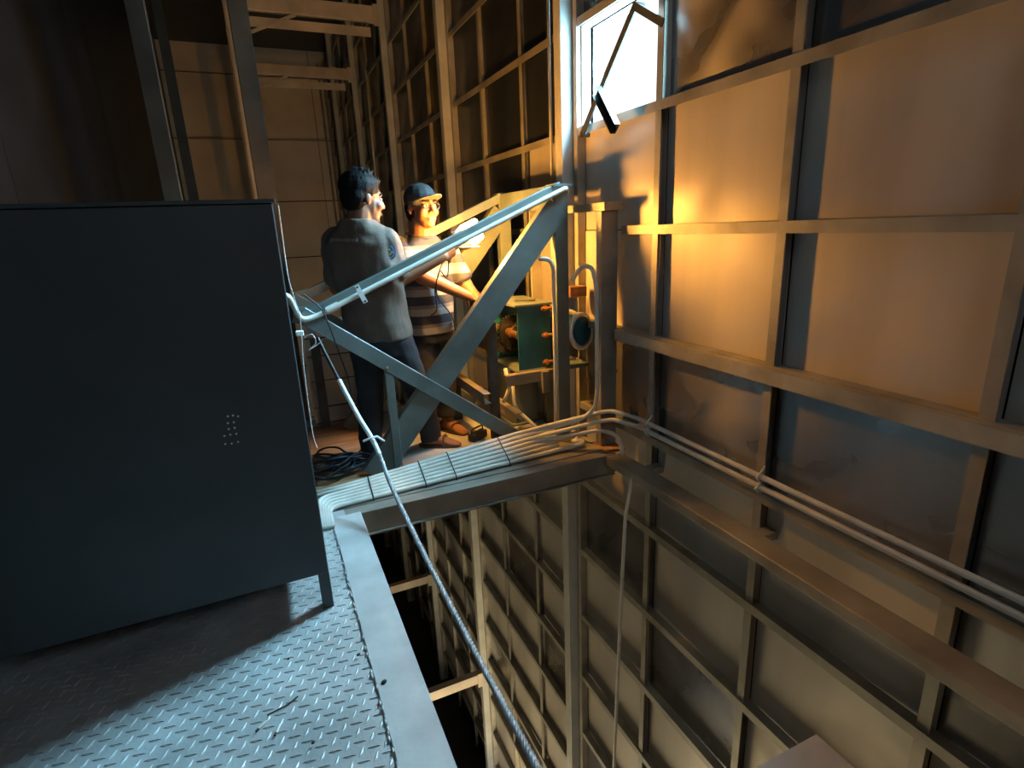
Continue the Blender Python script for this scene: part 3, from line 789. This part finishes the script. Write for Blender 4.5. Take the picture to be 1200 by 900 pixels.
def sandal(name, ankle, d, root):
    d = V((d.x, d.y, 0)).normalized(); t = V((d.y, -d.x, 0)); g_ = V((ankle.x, ankle.y, 0))
    b = bm_new()
    loft(b, [(g_ + d * .055 + V((0, 0, z)), d * .145, t * .050) for z in (0.001, .014)], 24, 2.6)
    o = obj(name, b, 'sandal', root)
    obj('strap', tube(bm_new(), [g_ + d * .09 + t * (.052 * math.cos(a)) + V((0, 0, .012 + .062 * math.sin(a))) for a in [i * math.pi / 10 for i in range(11)]], .009, 8), 'sandal', o, smooth=True)
    return o


UP = V((0, 0, 1))
# ---- the dark haired man in the taupe shirt, seen from behind, holding the lamp out to the right
pA = empty('person', (.60, 3.32, 0), 'man in a taupe T-shirt and dark trousers seen from behind, holding out a lamp', 'person')
hc = at(425, 232, Y=3.30)
hf = V((.93, .28, -.10)); tf = V((.62, .78, 0)).normalized(); tr = V((tf.y, -tf.x, 0))     # torso facing and his right
nb = at(418, 257, Y=3.31)
pel = V((.585, 3.33, .84))
ch = nb.lerp(pel, .36)
bm = bm_new()
Pf, hr, hu = head(bm, hc, hf, UP + V((.05, 0, 0)), 1.1)
caps(bm, hc + V((-.02, 0, -.06)), nb + V((0, 0, -.05)), .070, .078)
shR = nb + tr * .165 + V((0, 0, -.135)) + tf * .02; shL = nb - tr * .165 + V((0, 0, -.105)) + tf * .02
loft(bm, [(pel + V((0, 0, -.08)), tr * .15, tf * .105), (pel, tr * .165, tf * .115), (nb.lerp(pel, .7), tr * .15, tf * .105), (ch, tr * .175, tf * .115), (nb + V((0, 0, -.09)), tr * .17, tf * .085), (nb + V((0, 0, -.02)), tr * .07, tf * .065)])
elR = at(467, 330, Y=3.26); wrR = at(520, 301, Y=3.27)
caps(bm, shR, elR, .050, .042); caps(bm, elR, wrR, .042, .028)
hd = (at(541, 286, Y=3.34) - wrR)
hand(bm, wrR, hd, V((-.25, .9, .25)), -1, 62, 1.02)
elL = shL + V((-.02, .05, -.28)); wrL = elL + V((.20, .12, .06))
caps(bm, shL, elL, .050, .042); caps(bm, elL, wrL, .042, .028)
hand(bm, wrL, V((.8, .4, .2)), V((0, -.5, .6)), 1, 40)
hpR = pel + tr * .095 + V((0, 0, -.06)); hpL = pel - tr * .095 + V((0, 0, -.06))
ftR = at(508, 524, Z=.0) + V((.0, .03, .07)); ftL = at(438, 540, Z=.0) + V((0, .05, .07))
knR = hpR.lerp(ftR, .5) + tf * .03 + V((.01, -.01, .02)); knL = hpL.lerp(ftL, .5) + tf * .03
for h_, k_, f_ in ((hpR, knR, ftR), (hpL, knL, ftL)):
    caps(bm, h_, k_, .085, .058); caps(bm, k_, f_, .058, .04); foot(bm, f_, V((.6, -.35, 0)) if f_ is ftR else V((.75, .6, 0)))
remeshed('body', bm, 'skin', pA, .0065, it=3)
face_parts(pA, Pf, hr, hf.normalized(), hu, 1.1)
# hair: short, thick, spiky on top
b = bm_new()
s_ = 1.1
fN = hf.normalized()
ell(b, Pf(0, -.022, .052), (hr * .092 * s_, fN * .104 * s_, hu * .086 * s_))
ell(b, Pf(0, -.048, .008), (hr * .086 * s_, fN * .068 * s_, hu * .085 * s_))
for k_ in range(70):
    a = random.uniform(0, 6.283); q = random.uniform(.2, 1)
    e = V((.078 * math.cos(a) * q, -.02 + .092 * math.sin(a) * q, .085 + .055 * (1 - q * q)))
    if e.y > .075: e.z -= .012
    p0 = Pf(e.x * .9, e.y * .9, e.z - .03); p1 = Pf(e.x * 1.12 + random.uniform(-.01, .01), e.y * 1.08 + .014, e.z + random.uniform(.0, .016))
    caps(b, p0, p1, .015, .005, 6)
remeshed('hair', b, 'hair', pA, .0055, it=5)
# T-shirt
b = bm_new()
hem = pel + V((0, 0, -.055))
loft(b, [(hem, tr * .205, tf * .155), (hem + V((0, 0, .05)), tr * .203, tf * .155), (nb.lerp(pel, .72), tr * .195, tf * .145), (ch, tr * .21, tf * .145), (nb + V((0, 0, -.13)), tr * .212, tf * .128), (nb + V((0, 0, -.07)), tr * .182, tf * .112), (nb + V((0, 0, -.03)), tr * .125, tf * .095), (nb + V((0, 0, .005)), tr * .090, tf * .085)], 28, 2.2)
caps(b, shR + V((0, 0, .0)), shR.lerp(elR, .80), .078, .070); caps(b, shR.lerp(elR, .6), shR.lerp(elR, .88), .074, .074, 16, True)
caps(b, shL, shL.lerp(elL, .8), .074, .07)
teeA = remeshed('t_shirt', b, 'tee', pA, .009, 'taupe cotton T-shirt', .028, .11, 4)
# sleeve badge and faint back print
tq = shR.lerp(elR, .22); sd_ = (CAM - tq).normalized()
nx = V((0, 0, 1)).cross(sd_).normalized(); ny = sd_.cross(nx).normalized()
pcn = tq + sd_ * .076 - nx * .0
bd = obj('badge', loft(bm_new(), [(pcn + sd_ * .0, nx * .030, ny * .043), (pcn + sd_ * .004, nx * .030, ny * .043)], 20, 2.2), 'patch_blue', pA, 'blue sleeve badge with yellow centre')
obj('badge_ring', loft(bm_new(), [(pcn + sd_ * .004, nx * .023, ny * .034), (pcn + sd_ * .0055, nx * .023, ny * .034)], 20, 2.0), 'patch_pale', bd)
obj('badge_ground', loft(bm_new(), [(pcn + sd_ * .0055, nx * .019, ny * .029), (pcn + sd_ * .0065, nx * .019, ny * .029)], 20, 2.0), 'patch_blue', bd)
for a_, b_ in ((-.005, .010), (.006, -.004), (-.003, -.014)):
    obj('badge_motif', ell(bm_new(), pcn + sd_ * .0068 + nx * a_ + ny * b_, (nx * .008, ny * .006, sd_ * .0015), 8, 4), 'patch_yellow', bd)
bpy.context.view_layer.update()
ev = teeA.evaluated_get(bpy.context.evaluated_depsgraph_get())
for i in range(10):
    lx = -.115 + i * .0185
    ok, hit, nrm, _ = ev.ray_cast(nb - tf * 1.0 + tr * lx + V((0, 0, -.105 - .0006 * i)), tf)
    if not ok: continue
    mw = Matrix.Translation(hit) @ nrm.to_track_quat('Y', 'Z').to_matrix().to_4x4()
    wd, ht = ((.014, .020), (.009, .020), (.013, .014))[i % 3]
    b = box(bm_new(), (-wd / 2, -.002, -ht / 2), (wd / 2, .0012, ht / 2)); b.transform(mw)
    obj('back_print', b, 'print', pA, 'faded pale lettering')
# trousers
b = bm_new()
loft(b, [(pel + V((0, 0, -.15)), tr * .165, tf * .125), (pel + V((0, 0, -.06)), tr * .185, tf * .138), (pel + V((0, 0, .05)), tr * .175, tf * .13)])
for h_, k_, f_ in ((hpR, knR, ftR), (hpL, knL, ftL)):
    caps(b, h_, k_, .108, .082, 16); caps(b, k_, f_ + V((0, 0, -.02)), .082, .070, 16, True); ell(b, k_, (V((.083, 0, 0)), V((0, .083, 0)), V((0, 0, .083))))
remeshed('trousers', b, 'trousers', pA, .01, 'dark navy trousers', .024, .12, 4)
sandal('sandal', ftR, V((.6, -.35, 0)), pA); sandal('sandal', ftL, V((.75, .6, 0)), pA)

# ---- the man in the cap and striped shirt, facing the camera
pB = empty('person', (1.0, 3.72, 0), 'man in a navy cap, glasses and striped shirt facing the camera, lit orange', 'person')
hc = at(494, 243, Y=3.70)
hf = V((.36, -.93, .06)).normalized(); tf = V((.30, -.95, 0)).normalized(); tr = tf.cross(UP).normalized()   # tr = his right is image left
nb = at(494, 274, Y=3.74)
pel = V((1.00, 3.73, .80)); ch = nb.lerp(pel, .36)
bm = bm_new()
Pf, hr, hu = head(bm, hc, hf, UP, 1.12)
caps(bm, hc + V((0, .02, -.06)), nb + V((0, 0, -.05)), .068, .078)
tl = -tr                                        # towards image right
shA = at(466, 290, Y=3.74); shB = at(524, 292, Y=3.78)
loft(bm, [(pel + V((0, 0, -.08)), tl * .15, tf * .11), (pel, tl * .16, tf * .12), (nb.lerp(pel, .7), tl * .15, tf * .12), (ch, tl * .17, tf * .115), (nb + V((0, 0, -.09)), tl * .16, tf * .085), (nb + V((0, 0, -.02)), tl * .07, tf * .065)])
elA = at(494, 323, Y=3.52); wrA = at(548, 347, Y=3.50)
elB = at(549, 339, Y=3.70); wrB = at(564, 356, Y=3.54)
caps(bm, shA, elA, .054, .050); caps(bm, elA, wrA, .054, .034)
caps(bm, shB, elB, .052, .047); caps(bm, elB, wrB, .047, .032)
hand(bm, wrA, at(566, 358, Y=3.54) - wrA, V((.1, .2, -1)), 1, 45)
hand(bm, wrB, V((.5, -.3, -.35)), V((-.5, -.1, -.7)), -1, 45)
ftA = V((.93, 3.70, .07)); ftB = at(527, 506, Z=0) + V((.0, .05, .07))
hpA = pel + tr * .09 + V((0, 0, -.06)); hpB = pel - tr * .09 + V((0, 0, -.06))
knA = hpA.lerp(ftA, .5) + tf * .02; knB = hpB.lerp(ftB, .5) + tf * .02
for h_, k_, f_, dd in ((hpA, knA, ftA, V((-.1, -1, 0))), (hpB, knB, ftB, V((.45, -.9, 0)))):
    caps(bm, h_, k_, .08, .055); caps(bm, k_, f_, .055, .038); foot(bm, f_, dd)
remeshed('body', bm, 'skin', pB, .0065, it=3)
face_parts(pB, Pf, hr, hf, hu, 1.12)
b = bm_new()
hem = pel + V((0, 0, -.09))
loft(b, [(hem, tl * .175, tf * .145), (hem + V((0, 0, .08)), tl * .182, tf * .15), (nb.lerp(pel, .68), tl * .185, tf * .15), (ch, tl * .195, tf * .142), (nb + V((0, 0, -.14)), tl * .20, tf * .125), (nb + V((0, 0, -.07)), tl * .165, tf * .105), (nb + V((0, 0, -.035)), tl * .115, tf * .09), (nb + V((0, 0, -.008)), tl * .086, tf * .08)], 28, 2.3)
caps(b, shA, shA.lerp(elA, .7), .076, .07); caps(b, shA.lerp(elA, .5), shA.lerp(elA, .8), .072, .074, 16, True)
caps(b, shB, shB.lerp(elB, .7), .072, .068); caps(b, shB.lerp(elB, .5), shB.lerp(elB, .78), .07, .072, 16, True)
remeshed('striped_shirt', b, 'stripes', pB, .009, 'dark and pale striped polo shirt', .022, .1, 4)
b = bm_new()
tube(b, [nb + V((0, 0, -.012)) + tl * (.082 * math.cos(a)) + tf * (.078 * math.sin(a)) + V((0, 0, -.018 * max(0, math.sin(a)))) for a in [i * 2 * math.pi / 28 for i in range(29)]], .013, 8)
obj('collar', b, 'trousers', pB, smooth=True)
b = bm_new()
loft(b, [(pel + V((0, 0, -.15)), tl * .16, tf * .125), (pel + V((0, 0, -.05)), tl * .172, tf * .135), (pel + V((0, 0, .03)), tl * .165, tf * .13)])
for h_, k_, f_ in ((hpA, knA, ftA), (hpB, knB, ftB)):
    caps(b, h_, k_, .10, .076, 16); caps(b, k_, f_ + V((0, 0, .03)), .076, .064, 16, True); ell(b, k_, (V((.077, 0, 0)), V((0, .077, 0)), V((0, 0, .077))))
remeshed('trousers', b, 'trousers', pB, .01, 'dark trousers', .022, .12, 4)
sandal('sandal', ftA, V((-.1, -1, 0)), pB); sandal('sandal', ftB, V((.45, -.9, 0)), pB)
# cap with brim, glasses, earphone, short hair
s_ = 1.12
b = bm_new()
ell(b, Pf(0, -.010, .052), (hr * .090 * s_, hf * .106 * s_, hu * .085 * s_))
cp_ = remeshed('cap', b, 'cap', pB, .006, 'navy cap', it=2)
b = bm_new(); g1 = []; g2 = []
for j in range(5):
    for i in range(13):
        a = math.radians(-72 + 12 * i); q = j / 4
        x = math.sin(a) * .084; y0_ = -.008 + math.cos(a) * .100
        yy = y0_ + q * .078 * math.cos(a) ** .7 if math.cos(a) > 0 else y0_
        z = .040 + q * .012 - (abs(x) / .085) ** 2 * .016
        g1.append(b.verts.new(Pf(x * (1 - .06 * q), yy, z + .003))); g2.append(b.verts.new(Pf(x * (1 - .06 * q), yy, z - .003)))
for j in range(4):
    for i in range(12):
        k_ = j * 13 + i
        b.faces.new((g1[k_], g1[k_ + 1], g1[k_ + 14], g1[k_ + 13])); b.faces.new((g2[k_], g2[k_ + 13], g2[k_ + 14], g2[k_ + 1]))
for i in range(12):
    k_ = 52 + i; b.faces.new((g1[k_], g1[k_ + 1], g2[k_ + 1], g2[k_])); b.faces.new((g1[i], g2[i], g2[i + 1], g1[i + 1]))
obj('brim', b, 'cap', cp_, 'cap brim', smooth=True)
obj('button', ell(bm_new(), Pf(0, -.010, .138), (hr * .009, hf * .009, hu * .005), 8, 5), 'cap', cp_)
b = bm_new(); ell(b, Pf(0, -.035, .0), (hr * .082 * s_, hf * .080 * s_, hu * .070 * s_)); ell(b, Pf(0, -.07, -.03), (hr * .06 * s_, hf * .04 * s_, hu * .05 * s_))
obj('hair', b, 'hair', pB, smooth=True)
gl = bm_new()
for k_ in (-1, 1):
    tube(gl, [Pf(k_ * .033 + .025 * math.cos(a), .103 - abs(k_ * .033 + .025 * math.cos(a)) * .12, -.003 + .018 * math.sin(a)) for a in [i * math.pi / 10 for i in range(21)]], .0024, 6)
    tube(gl, [Pf(k_ * .058, .094, .004), Pf(k_ * .076, .06, .004), Pf(k_ * .083, -.01, .0), Pf(k_ * .080, -.035, -.015)], .0026, 6)
tube(gl, [Pf(-.009, .104, .0), Pf(0, .108, .003), Pf(.009, .104, .0)], .0022, 6)
obj('glasses', gl, 'frame', pB, 'black framed glasses')
obj('earphone', ell(bm_new(), Pf(-.088, .004, -.03), (hr * .008, hf * .008, hu * .013), 8, 6), 'pale', pB, 'white earphone')

# ---------------------------------------------------------------- the hand lamp and its cable
lp = empty('hand_lamp', at(541, 281, Y=3.35), 'twin bulb work lamp glowing orange in the outstretched hand', 'lamp')
b1a, b1b = at(539, 269, Y=3.35), at(556, 260, Y=3.35)
b2a, b2b = at(551, 287, Y=3.33), at(562, 277, Y=3.33)
hb = at(538, 286, Y=3.34)
obj('handle', caps(bm_new(), at(526, 296, Y=3.31), hb, .016, .018), 'black', lp, smooth=True)
for q in ((b1a + b1b) / 2, (b2a + b2b) / 2):      # added wing below each bulb, blocks lamp light from the platform floor
    obj('added_shield', box(bm_new(), (q.x - .115, q.y - .105, q.z - .036), (q.x - .004, q.y - .002, q.z - .032)), 'pale', lp)
obj('socket', caps(bm_new(), at(532, 275, Y=3.35), b1a, .014, .018), 'pale', lp, smooth=True)
obj('socket', caps(bm_new(), at(541, 291, Y=3.33), b2a, .016, .022), 'lampyellow', lp, smooth=True)
obj('bulb', caps(bm_new(), b1a.lerp(b1b, .12), b1b, .019, .019, 12), 'bulb', lp, 'lit bulb', smooth=True)
obj('bulb', caps(bm_new(), b2a.lerp(b2b, .25), b2b, .024, .024, 12), 'bulb', lp, 'lit bulb', smooth=True)
single('lamp_cable', tube(bm_new(), spline([at(526, 298, Y=3.29), at(524, 325, Y=3.28), at(515, 318, Y=3.28), at(512, 345, Y=3.28), at(530, 372, Y=3.28), at(534, 400, Y=3.28), at(528, 430, Y=3.30)], 8), .0042, 6), 'black', 'black lamp cable looping down in front of the striped shirt', 'cable', smooth=True)
single('lamp_cable', tube(bm_new(), spline([at(523, 300, Y=3.36), at(516, 315, Y=3.34), at(510, 340, Y=3.34), at(512, 362, Y=3.34), at(505, 370, Y=3.35)], 8), .0042, 6), 'black', 'second black cable loop hanging by the forearm', 'cable', smooth=True)
